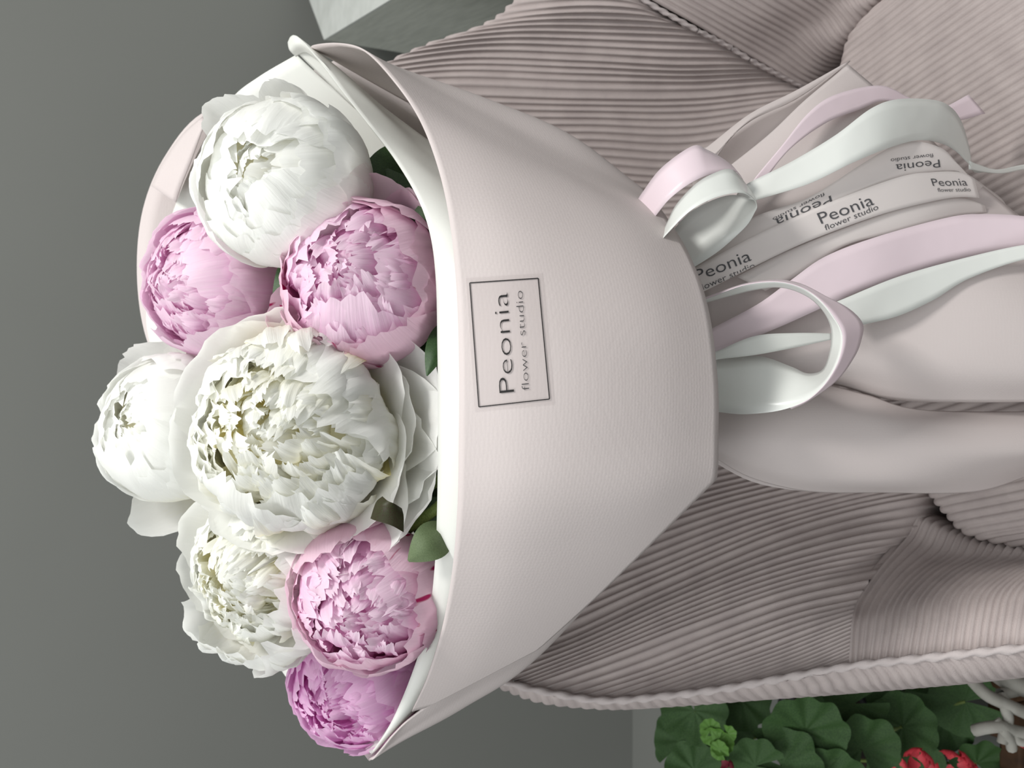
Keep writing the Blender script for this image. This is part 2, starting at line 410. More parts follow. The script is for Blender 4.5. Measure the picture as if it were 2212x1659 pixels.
q = [S(-.03, -.72, 0), S(.64, -.72, 0), S(.64, -.2, 0), S(-.03, -.2, 0)]
pv = [(a.x, a.y, z) for z in (.09, ZS-.10) for a in q]
un(link('seat_base', mesh('seat_base', pv, [(3, 2, 1, 0), (4, 5, 6, 7), (0, 1, 5, 4), (1, 2, 6, 5), (2, 3, 7, 6), (3, 0, 4, 7)], False), m_cord, chair), chair)
for a in ((.03, -.68), (.58, -.68), (.58, -.25), (.03, -.25)):
    c = S(*a, 0)
    un(cordline('leg', [c, c+Vector((0, 0, .05)), c+Vector((0, 0, .10))], .016, m_legw, chair, 12, 6), chair)

# ------------------------------------------------------------------ wrapping
wrap = thing('bouquet_wrap', 'blush pink paper wrap gathered in a cone around the peonies', 'wrapping paper', tuple(P(2250, 700, .86)))
def W(o): return un(o, wrap)
# front sheet: rim -> lower edge, from the counter side across to the geranium side
fs = [
 [(700, 118, .93), (890, 225, .93), (1080, 320, .925), (1260, 410, .91), (1390, 500, .89)],
 [(672, 101, .888), (835, 158, .885), (1030, 232, .88), (1220, 310, .87), (1385, 425, .855)],
 [(728, 94, .85), (875, 152, .845), (1050, 214, .84), (1230, 292, .835), (1392, 412, .825)],
 [(788, 110, .815), (925, 188, .81), (1090, 270, .805), (1250, 350, .80), (1410, 434, .80)],
 [(852, 176, .78), (980, 245, .78), (1130, 320, .775), (1280, 395, .77), (1432, 460, .772)],
 [(905, 255, .75), (1030, 310, .748), (1170, 375, .745), (1320, 440, .745), (1462, 505, .75)],
 [(944, 355, .725), (1070, 395, .722), (1210, 445, .722), (1360, 500, .725), (1490, 555, .735)],
 [(970, 470, .705), (1100, 500, .70), (1240, 535, .702), (1390, 580, .708), (1518, 625, .722)],
 [(986, 620, .69), (1120, 640, .684), (1260, 660, .686), (1410, 685, .695), (1538, 715, .712)],
 [(992, 800, .683), (1130, 805, .676), (1270, 815, .678), (1420, 825, .69), (1550, 835, .708)],
 [(991, 970, .687), (1130, 970, .68), (1270, 960, .682), (1420, 950, .693), (1551, 940, .71)],
 [(988, 1100, .697), (1120, 1088, .690), (1260, 1074, .692), (1410, 1056, .70), (1548, 1036, .715)],
 [(977, 1230, .722), (1110, 1212, .716), (1250, 1187, .717), (1390, 1160, .723), (1530, 1130, .736)],
 [(956, 1352, .755), (1090, 1326, .748), (1230, 1292, .748), (1370, 1252, .753), (1505, 1213, .765)],
 [(923, 1462, .79), (1050, 1432, .785), (1190, 1391, .785), (1320, 1342, .79), (1450, 1292, .80)],
 [(890, 1536, .816), (1010, 1502, .815), (1150, 1452, .815), (1280, 1402, .818), (1400, 1350, .826)],
]
def trimmed(name, guides, nu, nv, mat, parent, th, cut):
    """sheet cut off along a straight edge: cut = photo polyline (x rising)"""
    G = [resample(pg(g), 60) for g in guides]; rows = []
    def pix(p):
        q = p-CAM; d = q.dot(FW); return 1106-q.dot(UP)/d*FPX, 829.5-q.dot(RT)/d*FPX
    def out(p):
        x, y = pix(p)
        if x <= cut[0][0]: return False
        for (xa, ya), (xb, yb) in zip(cut, cut[1:]):
            if xa <= x <= xb: return y > ya+(yb-ya)*(x-xa)/(xb-xa)
        return False
    for k in range(nu):
        t = k/(nu-1)*(len(G)-1); c = [ev([g[j] for g in G], t) for j in range(60)]
        N = 600; q = [ev(c, 59*a/N) for a in range(N+1)]; n1 = N
        for a in range(N+1):
            if out(q[a]): n1 = max(a, 4); break
        rows.append([ev(c, 59*(n1/N)*b/(nv-1)) for b in range(nv)])
    o = link(name, grid_mesh(name, rows), mat, parent)
    m_ = o.modifiers.new('thickness', 'SOLIDIFY'); m_.thickness = th; m_.offset = 0
    return o
front = W(trimmed('front_sheet', fs, 140, 40, m_paper, wrap, .0014, [(885, 1545), (1020, 1476), (1165, 1400), (1285, 1292), (1385, 1196), (1546, 1036), (1600, 970)]))
# back sheet: wide behind the flowers, wraps round and shows below the front sheet
bs = [
 [(735, 125, .945), (1000, 300, .96), (1300, 450, .93), (1540, 560, .86)],
 [(570, 200, 1.0), (900, 330, 1.01), (1250, 480, .96), (1545, 590, .87)],
 [(436, 245, 1.0), (800, 400, 1.02), (1200, 530, .97), (1550, 620, .88)],
 [(358, 335, 1.01), (740, 480, 1.03), (1180, 600, .98), (1550, 650, .885)],
 [(312, 440, 1.01), (700, 560, 1.035), (1170, 650, .985), (1550, 680, .885)],
 [(296, 560, 1.01), (700, 680, 1.035), (1170, 720, .985), (1550, 710, .885)],
 [(306, 690, 1.01), (700, 780, 1.035), (1170, 760, .985), (1550, 730, .885)],
 [(345, 810, 1.01), (720, 860, 1.03), (1170, 810, .98), (1550, 760, .885)],
 [(440, 1050, 1.0), (760, 1060, 1.01), (1170, 950, .965), (1550, 800, .875)],
 [(580, 1310, .99), (800, 1230, 1.0), (1150, 1080, .945), (1550, 850, .865)],
 [(705, 1510, .965), (850, 1420, .965), (1130, 1230, .91), (1540, 930, .85)],
 [(785, 1628, .90), (880, 1550, .91), (1120, 1380, .875), (1480, 1040, .835)],
 [(800, 1640, .855), (870, 1598, .856), (1000, 1528, .856), (1160, 1418, .845), (1420, 1140, .81)],
 [(812, 1632, .846), (870, 1585, .844), (1000, 1500, .836), (1160, 1395, .825), (1400, 1120, .79)],
 [(845, 1592, .835), (890, 1548, .832), (1000, 1470, .818), (1140, 1370, .81), (1360, 1120, .775)],
]
W(loft('back_sheet', bs, 100, 40, m_paper, wrap, .0014))
W(strip('folded_corner', [(327, 402, .985), (352, 350, .985), (395, 290, .985), (441, 250, .985)], [(380, 437, .975), (392, 400, .975), (412, 350, .975), (444, 262, .98)], m_paper, wrap, 16, 6, .0012, label='turned over corner of blush paper'))
# skirt panels below the tie
sk = [
 [(1560, 372, .815), (1660, 292, .81), (1740, 216, .81), (1832, 140, .82)],
 [(1520, 460, .81), (1700, 330, .80), (1820, 262, .80), (1915, 212, .815)],
 [(1520, 520, .805), (1780, 400, .79), (1950, 370, .795), (2085, 372, .81)],
 [(1520, 620, .80), (1850, 520, .783), (2060, 490, .782), (2230, 500, .79)],
 [(1530, 740, .80), (1900, 660, .777), (2120, 640, .765), (2300, 660, .76)],
 [(1545, 800, .805), (1780, 780, .785), (2050, 785, .768), (2310, 800, .76)],
 [(1560, 815, .825), (1780, 826, .812), (1920, 862, .80), (2080, 868, .79), (2310, 866, .785)],
]
W(loft('skirt_panel', sk, 60, 40, m_paper2, wrap, .0012))
s1 = [
 [(1535, 800, .83), (1700, 812, .815), (1790, 832, .805), (1880, 856, .80), (2000, 887, .80), (2300, 890, .81)],
 [(1535, 860, .80), (1700, 868, .785), (1850, 895, .78), (2000, 920, .78), (2300, 930, .79)],
 [(1535, 925, .795), (1700, 950, .777), (1880, 968, .775), (2060, 975, .775), (2300, 970, .785)],
 [(1535, 965, .80), (1650, 1005, .795), (1780, 1030, .787), (2000, 1035, .787), (2300, 985, .795)],
 [(1530, 978, .82), (1620, 1030, .82), (1745, 1060, .815), (1900, 1063, .813), (2100, 1062, .815), (2212, 1030, .815), (2300, 990, .82)],
]
W(loft('skirt_panel', s1, 50, 48, m_paper2, wrap, .0012))
s2 = [
 [(1500, 940, .84), (1600, 1000, .84), (1700, 1035, .84), (1800, 1045, .84)],
 [(1500, 972, .845), (1610, 1034, .845), (1700, 1056, .845), (1790, 1062, .845)],
]
W(loft('skirt_panel', s2, 8, 24, m_paper2, wrap, .0012))
s3 = [
 [(1430, 380, .86), (1520, 324, .86), (1620, 247, .86), (1720, 196, .862), (1836, 131, .865)],
 [(1480, 372, .85), (1545, 328, .85), (1620, 256, .855), (1720, 205, .86), (1836, 132, .865)],
 [(1530, 372, .85), (1572, 305, .85), (1618, 263, .855), (1722, 212, .86), (1834, 135, .865)],
]
W(loft('skirt_panel', s3, 20, 30, m_paper2, wrap, .0012))
s4 = [
 [(1480, 340, .875), (1560, 300, .875), (1640, 250, .875), (1720, 215, .873), (1832, 136, .868)],
 [(1500, 420, .89), (1600, 370, .885), (1680, 310, .88), (1750, 240, .876), (1832, 140, .868)],
 [(1500, 520, .875), (1700, 400, .87), (1800, 300, .865), (1850, 230, .865), (1880, 185, .865)],
 [(1510, 700, .87), (1800, 560, .865), (2000, 430, .87), (2060, 390, .87), (2080, 380, .865)],
 [(1530, 860, .87), (1800, 780, .865), (2000, 700, .87), (2100, 690, .865), (2250, 690, .862)],
]
W(loft('skirt_lining', s4, 30, 30, m_paper2, wrap, .001))

# white liner cup inside the blush paper
liner = thing('liner_paper', 'white felt liner sheet standing inside the blush wrap around the peonies', 'liner paper', tuple(P(1540, 720, .80)))
def LN(o): return un(o, liner)
lb = [
 [(640, 118, .935), (720, 190, .94), (860, 300, .945), (1100, 430, .93), (1540, 600, .84)],
 [(560, 165, .955), (700, 250, .96), (880, 380, .965), (1150, 500, .94), (1540, 620, .845)],
 [(500, 213, .975), (640, 290, .98), (850, 420, .985), (1150, 550, .95), (1540, 640, .85)],
 [(440, 305, .985), (600, 380, .99), (840, 500, .99), (1150, 600, .955), (1540, 660, .855)],
 [(384, 430, .99), (580, 500, .995), (840, 600, .99), (1150, 660, .955), (1540, 680, .855)],
 [(342, 555, .99), (560, 620, .995), (840, 680, .99), (1150, 700, .955), (1540, 700, .855)],
 [(317, 655, .99), (560, 720, .995), (840, 760, .99), (1150, 740, .955), (1540, 715, .855)],
 [(330, 765, .985), (580, 820, .99), (840, 840, .985), (1150, 780, .95), (1540, 730, .855)],
 [(420, 1020, .97), (640, 1020, .975), (860, 990, .97), (1150, 880, .945), (1540, 760, .85)],
 [(540, 1290, .945), (700, 1240, .95), (880, 1150, .945), (1150, 980, .925), (1540, 800, .845)],
 [(606, 1445, .965), (730, 1400, .965), (900, 1280, .925), (1150, 1060, .905), (1540, 830, .835)],
 [(705, 1550, .945), (800, 1480, .945), (920, 1360, .895), (1150, 1120, .885), (1540, 850, .825)],
 [(802, 1628, .855), (870, 1540, .86), (960, 1410, .86), (1160, 1150, .855), (1540, 860, .81)],
]
LN(loft('back_liner', lb, 90, 36, m_liner, liner, .001))
lf = [
 [(622, 92, .925), (690, 160, .925), (800, 260, .92), (1000, 380, .90), (1500, 560, .83)],
 [(640, 78, .905), (712, 134, .90), (850, 250, .89), (1040, 370, .87), (1500, 560, .815)],
 [(690, 132, .87), (770, 190, .86), (900, 300, .845), (1080, 400, .825), (1500, 570, .795)],
 [(740, 198, .84), (830, 260, .83), (960, 360, .81), (1120, 440, .79), (1500, 590, .775)],
 [(795, 268, .81), (870, 318, .80), (990, 400, .785), (1150, 480, .765), (1500, 610, .76)],
 [(850, 340, .785), (920, 380, .775), (1030, 450, .76), (1180, 520, .745), (1500, 640, .75)],
 [(898, 420, .76), (960, 450, .75), (1060, 510, .735), (1200, 570, .73), (1500, 670, .74)],
 [(928, 500, .742), (990, 525, .728), (1080, 570, .718), (1220, 620, .716), (1500, 700, .735)],
 [(942, 600, .727), (1000, 615, .71), (1090, 645, .704), (1230, 680, .707), (1500, 720, .73)],
 [(946, 760, .715), (1000, 765, .698), (1090, 775, .693), (1230, 790, .698), (1500, 800, .727)],
 [(947, 940, .712), (1000, 940, .697), (1090, 935, .693), (1230, 915, .70), (1500, 880, .73)],
 [(945, 1100, .722), (1000, 1098, .709), (1090, 1085, .706), (1230, 1040, .712), (1480, 960, .735)],
 [(940, 1220, .742), (990, 1216, .730), (1080, 1195, .729), (1210, 1130, .733), (1440, 1010, .75)],
 [(925, 1340, .772), (970, 1332, .763), (1050, 1300, .763), (1170, 1220, .765), (1380, 1060, .77)],
 [(892, 1450, .805), (930, 1440, .797), (1000, 1400, .797), (1100, 1320, .797), (1300, 1120, .795)],
 [(848, 1555, .835), (875, 1540, .828), (930, 1490, .828), (1030, 1400, .825), (1250, 1160, .815)],
 [(800, 1630, .853), (815, 1618, .852), (860, 1570, .852), (980, 1450, .848), (1200, 1190, .83)],
]
LN(loft('front_liner', lf, 110, 36, m_liner, liner, .001))
LN(loft('rolled_edge', [[(622, 92, .927), (630, 78, .915), (645, 82, .902), (700, 138, .866)], [(626, 108, .922), (640, 96, .905), (660, 102, .895), (712, 152, .862)], [(640, 122, .927), (650, 116, .92), (668, 116, .905), (706, 146, .868)]], 14, 30, m_liner, liner, .001))

# ------------------------------------------------------------------ lettering
def text2d(s, wide=1.0, offset=0.0):
    cu = bpy.data.curves.new('lettering', 'FONT'); cu.body = s; cu.resolution_u = 3; cu.offset = offset; cu.size = 1
    o = bpy.data.objects.new('lettering', cu); COL.objects.link(o)
    dg = bpy.context.evaluated_depsgraph_get(); dg.update()
    me = bpy.data.meshes.new_from_object(o.evaluated_get(dg))
    bm = bmesh.new(); bm.from_mesh(me); bmesh.ops.triangulate(bm, faces=bm.faces[:])
    for _ in range(1):
        long = [e for e in bm.edges if e.calc_length() > .25]
        if long: bmesh.ops.subdivide_edges(bm, edges=long, cuts=2); bmesh.ops.triangulate(bm, faces=bm.faces[:])
    V = [v.co.copy() for v in bm.verts]; bm.verts.index_update(); F = [tuple(v.index for v in f.verts) for f in bm.faces]
    bm.free(); bpy.data.objects.remove(o); bpy.data.curves.remove(cu); bpy.data.meshes.remove(me)
    return V, F
def lettering(s, tree, a, b, h, mat, parent, own, cap=.70, off=.0011, thin_=-.012, name='lettering'):
    """set the words on a surface: baseline a -> b, letter height vector h (photo pixels on that surface)"""
    V, F = text2d(s, offset=thin_); x0 = min(v.x for v in V); x1 = max(v.x for v in V)
    a = Vector(a); b = Vector(b); h = Vector(h); out = []; ok = []
    for v in V:
        q = a+(b-a)*((v.x-x0)/(x1-x0))+h*(v.y/cap)
        p = pick(tree, q.x, q.y, off); ok.append(p is not None); out.append(p if p is not None else Vector((0, 0, 0)))
    F = [f for f in F if all(ok[i] for i in f)]
    used = sorted({i for f in F for i in f}); ix = {i: k for k, i in enumerate(used)}
    me = mesh(name, [out[i] for i in used], [tuple(ix[i] for i in f) for f in F], False)
    return link(name, me, mat, parent)
tf = bvh(front)
def patch(name, c, n, tree, mat, parent, own, off):
    rows = []
    for i in range(n+1):
        row = []
        for j in range(n+1):
            u, v = i/n, j/n
            q = (Vector(c[0])*(1-u)+Vector(c[1])*u)*(1-v)+(Vector(c[3])*(1-u)+Vector(c[2])*u)*v
            row.append(pick(tree, q.x, q.y, off))
        rows.append(row)
    return link(name, grid_mesh(name, rows), mat, parent)
BL, BR, TR_, TL = (1187, 862), (1162.5, 601), (1014.7, 611), (1034.3, 879)
patch('sticker', [(1198, 873), (1172, 589), (1005, 600), (1024, 890)], 12, tf, m_film, front, wrap, .0012)['label'] = 'clear sticker'
def line(a, b, w_):
    a, b = Vector(a), Vector(b); t = (b-a).normalized(); n = Vector((-t.y, t.x))*w_/2
    return [tuple(a-n), tuple(b-n), tuple(b+n), tuple(a+n)]
for a, b in ((BL, BR), (BR, TR_), (TR_, TL), (TL, BL)):
    patch('sticker_border', line(a, b, 2.2), 8, tf, m_ink, front, wrap, .0016)
lettering('Peonia', tf, (1111.3, 846), (1096.5, 630), (-34, 3.6), m_ink, front, wrap, off=.0017, name='sticker_lettering', thin_=-.02)
lettering('flower studio', tf, (1143.5, 842), (1128.7, 627.5), (-16.5, 1.8), m_ink2, front, wrap, off=.0017, name='sticker_lettering', thin_=-.02)

# ------------------------------------------------------------------ ribbons
def z5(l): return [(1360+x/2.593, 100+y/2.593) for x, y in l]
def z6(l): return [(1360+x/2.593, 560+y/2.593) for x, y in l]
RO = tuple(P(1540, 600, .77))
rp_ = thing('satin_ribbon', 'pale pink satin ribbon tied in a bow below the wrap', 'ribbon', RO)
rw_ = thing('satin_ribbon', 'pearl white satin ribbon tied in a bow below the wrap', 'ribbon', RO)
rs1 = thing('printed_ribbon', 'sheer printed ribbon whose words stand upside down beside the white satin tail', 'ribbon', RO)
rs2 = thing('printed_ribbon', 'sheer printed ribbon with upright words running down to the pink satin tail', 'ribbon', RO)
rs3 = thing('sheer_ribbon', 'plain sheer ribbon edge showing between the printed ribbon and pink satin tail', 'ribbon', RO)
def rb(o, t): return un(o, t)
# upper pink loop
rb(strip('loop', z5([(40, 870), (75, 815), (180, 680), (350, 560), (430, 578), (560, 655), (612, 722), (640, 800)]), z5([(110, 1000), (150, 945), (230, 850), (350, 762), (470, 712), (590, 700), (640, 760), (650, 830)]), m_satin_p, rp_, 50, 6, .0004, [.78, .765, .755, .755, .765, .785], [.765, .75, .742, .742, .752, .785]), rp_)
# upper white loop
rb(strip('loop', z5([(160, 1080), (200, 1010), (260, 890), (370, 772), (480, 708), (570, 690), (640, 757), (706, 850), (690, 862), (580, 832), (450, 868), (330, 938), (240, 1040), (190, 1140)]),
   z5([(150, 1120), (215, 1045), (330, 930), (450, 860), (560, 826), (640, 822), (695, 858), (714, 895), (700, 930), (650, 1010), (520, 1130), (420, 1200), (320, 1260)]), m_satin_w, rw_, 80, 6, .0004,
   [.755, .745, .738, .738, .745, .765, .785, .79, .785], [.74, .728, .72, .718, .722, .745, .76, .765, .765]), rw_)
# lower bow loop: white inside, pink outside
rb(strip('loop', z6([(380, 262), (440, 240), (700, 172), (860, 160), (1000, 212), (1090, 300), (1130, 400), (1120, 520), (1082, 618), (1000, 640), (900, 600), (720, 542), (490, 562), (400, 580)]),
   z6([(380, 235), (440, 220), (640, 148), (820, 128), (960, 160), (1060, 225), (1140, 320), (1192, 425), (1172, 560), (1100, 690), (1000, 785), (850, 845), (650, 868), (495, 856), (400, 850)]), m_satin_w, rw_, 90, 6, .0004,
   [.765, .75, .735, .728, .735, .75, .765, .775, .78], [.755, .74, .722, .712, .71, .715, .735, .755, .77]), rw_)
rb(strip('loop', z6([(380, 234), (440, 218), (640, 146), (820, 126), (960, 158), (1060, 222), (1142, 318), (1194, 424), (1174, 560), (1102, 690), (1002, 786), (900, 832)]),
   z6([(380, 225), (440, 208), (640, 138), (820, 114), (960, 138), (1100, 208), (1232, 280), (1306, 362), (1298, 450), (1260, 545), (1160, 680), (1000, 795), (905, 840)]), m_satin_p, rp_, 90, 6, .0004,
   [.754, .738, .72, .71, .708, .713, .735], [.758, .742, .73, .722, .718, .72, .738]), rp_)
# inner strands seen through the loop
rb(strip('strand', z6([(400, 545), (490, 515), (700, 430), (930, 413), (1140, 415)]), z6([(400, 585), (490, 562), (640, 545), (760, 527), (950, 490), (1140, 448)]), m_satin_w, rw_, 30, 5, .0004, [.772, .765, .764, .768]), rw_)
# tails
rb(strip('tail', z5([(640, 830), (700, 740), (850, 560), (1000, 375), (1150, 272), (1400, 220), (1560, 285), (1700, 350), (1800, 370)]), z5([(680, 850), (760, 745), (900, 575), (1100, 430), (1300, 350), (1420, 305), (1560, 330), (1720, 420), (1820, 440)]), m_satin_p, rp_, 60, 6, .0004, [.785, .78, .782, .79, .80, .81, .815]), rp_)
rb(strip('tail', [(2030, 235), (2054, 225), (2092, 204)], [(2050, 262), (2080, 259), (2128, 245)], m_satin_p, rp_, 12, 5, .0004, [.83, .835, .84]), rp_)
rb(strip('tail', z5([(600, 830), (660, 770), (900, 650), (1150, 500), (1350, 350), (1500, 297), (1700, 300), (1800, 342), (1862, 430), (1905, 580), (1925, 690), (1990, 690)]), z5([(640, 900), (700, 865), (1000, 772), (1250, 652), (1450, 570), (1620, 526), (1750, 546), (1830, 590), (1880, 640), (1910, 670), (1930, 705), (1990, 705)]), m_satin_w, rw_, 80, 6, .0004, [.775, .765, .76, .758, .765, .785, .81, .82], [.77, .76, .755, .752, .757, .775, .80, .82]), rw_)
rb(strip('tail', z5([(1900, 640), (1960, 665), (2060, 690), (2209, 662), (2400, 640)]), z5([(1900, 690), (1980, 705), (2090, 712), (2209, 690), (2400, 668)]), m_satin_w, rw_, 30, 5, .0004, [.81, .825, .84, .845]), rw_)
sh1 = rb(strip('tail', z5([(380, 1130), (700, 955), (1000, 848), (1300, 660), (1470, 562), (1600, 532), (1750, 572), (1830, 650), (1900, 725)]), z5([(330, 1290), (480, 1190), (800, 1045), (1100, 905), (1300, 815), (1500, 745), (1800, 700), (1860, 715), (1905, 745)]), m_sheer, rs1, 70, 8, .0002, [.785, .778, .772, .77, .775, .79]), rs1)
sh2 = rb(strip('tail', z5([(250, 1300), (350, 1248), (700, 1062), (1100, 882), (1500, 735), (1700, 705), (1850, 705), (1930, 740)]), z5([(330, 1420), (420, 1372), (700, 1232), (1000, 1092), (1400, 945), (1700, 868), (1850, 845), (1960, 850)]), m_sheer, rs2, 70, 8, .0002, [.778, .774, .77, .768, .772, .785]), rs2)
sh2b = rb(strip('tail', z5([(1840, 700), (1900, 720), (2000, 790), (2080, 850), (2120, 900), (2200, 960)]), z5([(1900, 800), (1950, 850), (1990, 890), (2040, 925), (2080, 940), (2150, 990)]), m_sheer, rs2, 30, 6, .0002, [.79, .805, .825, .835]), rs2)
rb(strip('tail', z5([(600, 1290), (900, 1140), (1400, 948), (1700, 870), (1860, 850), (1990, 890)]), z5([(760, 1370), (950, 1280), (1200, 1120), (1450, 1050), (1800, 960), (2000, 930)]), m_sheer, rs3, 50, 6, .0002, [.782, .776, .772, .775, .79]), rs3)
rb(strip('tail', [(1500, 728), (1560, 698), (1640, 655), (1710, 604)]+z5([(1100, 1175), (1400, 1062), (1800, 955), (2000, 940), (2209, 952), (2500, 1000)]), [(1500, 775), (1580, 748), (1680, 708), (1760, 672)]+z5([(1190, 1412), (1400, 1330), (1700, 1232), (1950, 1170), (2209, 1130), (2500, 1130)]), m_satin_p, rp_, 60, 6, .0004, [.785, .775, .768, .765, .768, .768, .765]), rp_)
rb(strip('tail', z5([(1130, 1440), (1190, 1418), (1500, 1292), (1850, 1192), (2209, 1112), (2500, 1090)]), z5([(1255, 1580), (1300, 1562), (1500, 1512), (1700, 1422), (1900, 1302), (2209, 1195), (2500, 1160)]), m_satin_w, rw_, 60, 6, .0004, [.76, .76, .762, .762, .758, .75]), rw_)
# dark knot of tied ribbon behind the lower edge of the front sheet
rb(cordline('knot', [P(1490, 480, .835), P(1500, 600, .82), P(1505, 720, .82), P(1505, 830, .835)], .010, m_satin_p, rp_, 10, 24), rp_)
t1, t2 = bvh(sh1), bvh(sh2)
def z5p(x, y): return (1360+x/2.593, 100+y/2.593)
def zv(x, y): return (x/2.593, y/2.593)
k_ = dict(off=.0006, name='ribbon_lettering', thin_=-.004)
lettering('Peonia', t2, z5p(380, 1318), z5p(685, 1198), zv(-25, -62), m_ink3, sh2, rs2, **k_)
lettering('flower studio', t2, z5p(395, 1372), z5p(705, 1240), zv(-12, -32), m_ink3, sh2, rs2, **k_)
lettering('Peonia', t2, z5p(1075, 995), z5p(1372, 885), zv(-28, -60), m_ink3, sh2, rs2, **k_)
lettering('flower studio', t2, z5p(1098, 1032), z5p(1395, 912), zv(-10, -30), m_ink3, sh2, rs2, **k_)
lettering('Peonia', t2, z5p(1700, 782), z5p(1895, 780), zv(-14, -42), m_ink3, sh2, rs2, **k_)
lettering('flower studio', t2, z5p(1728, 815), z5p(1912, 812), zv(-6, -22), m_ink3, sh2, rs2, **k_)
lettering('Peonia', t1, z5p(1735, 634), z5p(1490, 662), zv(6, 44), m_ink3, sh1, rs1, **k_)
lettering('flower studio', t1, z5p(1700, 600), z5p(1462, 630), zv(4, 22), m_ink3, sh1, rs1, **k_)
lettering('Peonia', t1, z5p(1125, 836), z5p(812, 970), zv(14, 46), m_ink3, sh1, rs1, **k_)
lettering('flower studio', t1, z5p(1090, 818), z5p(800, 962), zv(5, 18), m_ink3, sh1, rs1, **k_)

# ------------------------------------------------------------------ peonies
def sstep(a, b, x):
    t = min(max((x-a)/(b-a), 0), 1); return t*t*(3-2*t)
def petal(name, seed, a1=130, wid=.7, a0=12, curl=0., ruff=.03, jag=.03, tip=.22, notch=0, fl=1., nu=23, nv=18, roll=0., fold=0.):
    """one petal on the unit globe: claw at the bottom, following the globe up to polar angle a1"""
    rnd = random.Random(seed); s0 = rnd.uniform(0, 99); V = []; UVs = []
    for i in range(nu):
        u = -1+2*i/(nu-1)
        vm = 1-tip*abs(u)**2.6+jag*noise.noise(Vector((u*4.3+s0, s0, 0)))*2+jag*.7*noise.noise(Vector((u*11+s0, 0, s0)))*2-notch*math.exp(-(u*7)**2)
        for j in range(nv):
            v = j/(nv-1)*vm
            al = R(a0+(a1-a0)*v)
            rr = math.sin(al)*(1+.0*v); z = -math.cos(al)*fl
            W_ = wid*(.22+.78*sstep(0, .6, v))*(1-.12*sstep(.75, 1, v))
            ph = u*W_/max(rr, .42)
            n_ = noise.noise(Vector((u*2.1+s0, v*1.7, s0)))*.6+noise.noise(Vector((u*5+s0, v*3.5, 7)))*.4
            d = 1+curl*sstep(.55, 1, v)+ruff*n_*(.25+v*v*1.6)+roll*abs(u)**3*sstep(.3, .9, v)+fold*math.exp(-(u*3)**2)*v
            z2 = z*d if curl < 0 else z-abs(curl)*.25*sstep(.7, 1, v)
            V.append(Vector((rr*d*math.cos(ph), rr*d*math.sin(ph), z2))); UVs.append((u*.5+.5, v))
    F = [(i*nv+j, (i+1)*nv+j, (i+1)*nv+j+1, i*nv+j+1) for i in range(nu-1) for j in range(nv-1)]
    return mesh(name, V, F, True, UVs)
LIB = {}
def variants(key, n, **kw):
    if key not in LIB:
        LIB[key] = []
        for s in range(n):
            rnd = random.Random(hash(key) % 1000+s*17 if False else sum(map(ord, key))*3+s*17)
            k2 = dict(kw)
            if 'a1' in k2: k2['a1'] = k2['a1']+rnd.uniform(-9, 7)
            if 'ruff' in k2: k2['ruff'] *= rnd.uniform(.7, 1.3)
            LIB[key].append(petal('petal_'+key, sum(map(ord, key))+s*31, **k2))
    return LIB[key]
def withmat(key, k, mat):
    nm = key+'_'+mat.name
    if nm not in LIB: LIB[nm] = {}
    if k not in LIB[nm]:
        me = LIB[key][k].copy(); me.materials.clear(); me.materials.append(mat); LIB[nm][k] = me
    return LIB[nm][k]
variants('cup', 8, a1=124, wid=.80, ruff=.05, jag=.035, tip=.34, curl=.02)
variants('wrapin', 8, a1=150, wid=.82, ruff=.055, jag=.045, tip=.36, curl=-.03)
variants('close', 8, a1=158, wid=.72, ruff=.07, jag=.05, tip=.36, curl=-.05)
variants('guard', 6, a1=100, wid=.82, ruff=.06, jag=.04, tip=.3, curl=.20)
variants('big', 4, a1=92, wid=.9, ruff=.05, jag=.025, tip=.4, curl=.05, roll=-.12)
variants('ruffle', 12, a1=150, wid=.56, ruff=.12, jag=.04, tip=.34, curl=-.02, nu=21, nv=16)
variants('frill', 12, a1=156, wid=.46, ruff=.16, jag=.05, tip=.32, curl=.03, nu=19, nv=14)
variants('wide', 10, a1=132, wid=.66, ruff=.12, jag=.055, tip=.28, curl=.03, nu=23, nv=16)
variants('strap', 6, a1=150, wid=.14, ruff=.2, jag=.08, tip=.3, curl=.05, nu=6, nv=12)
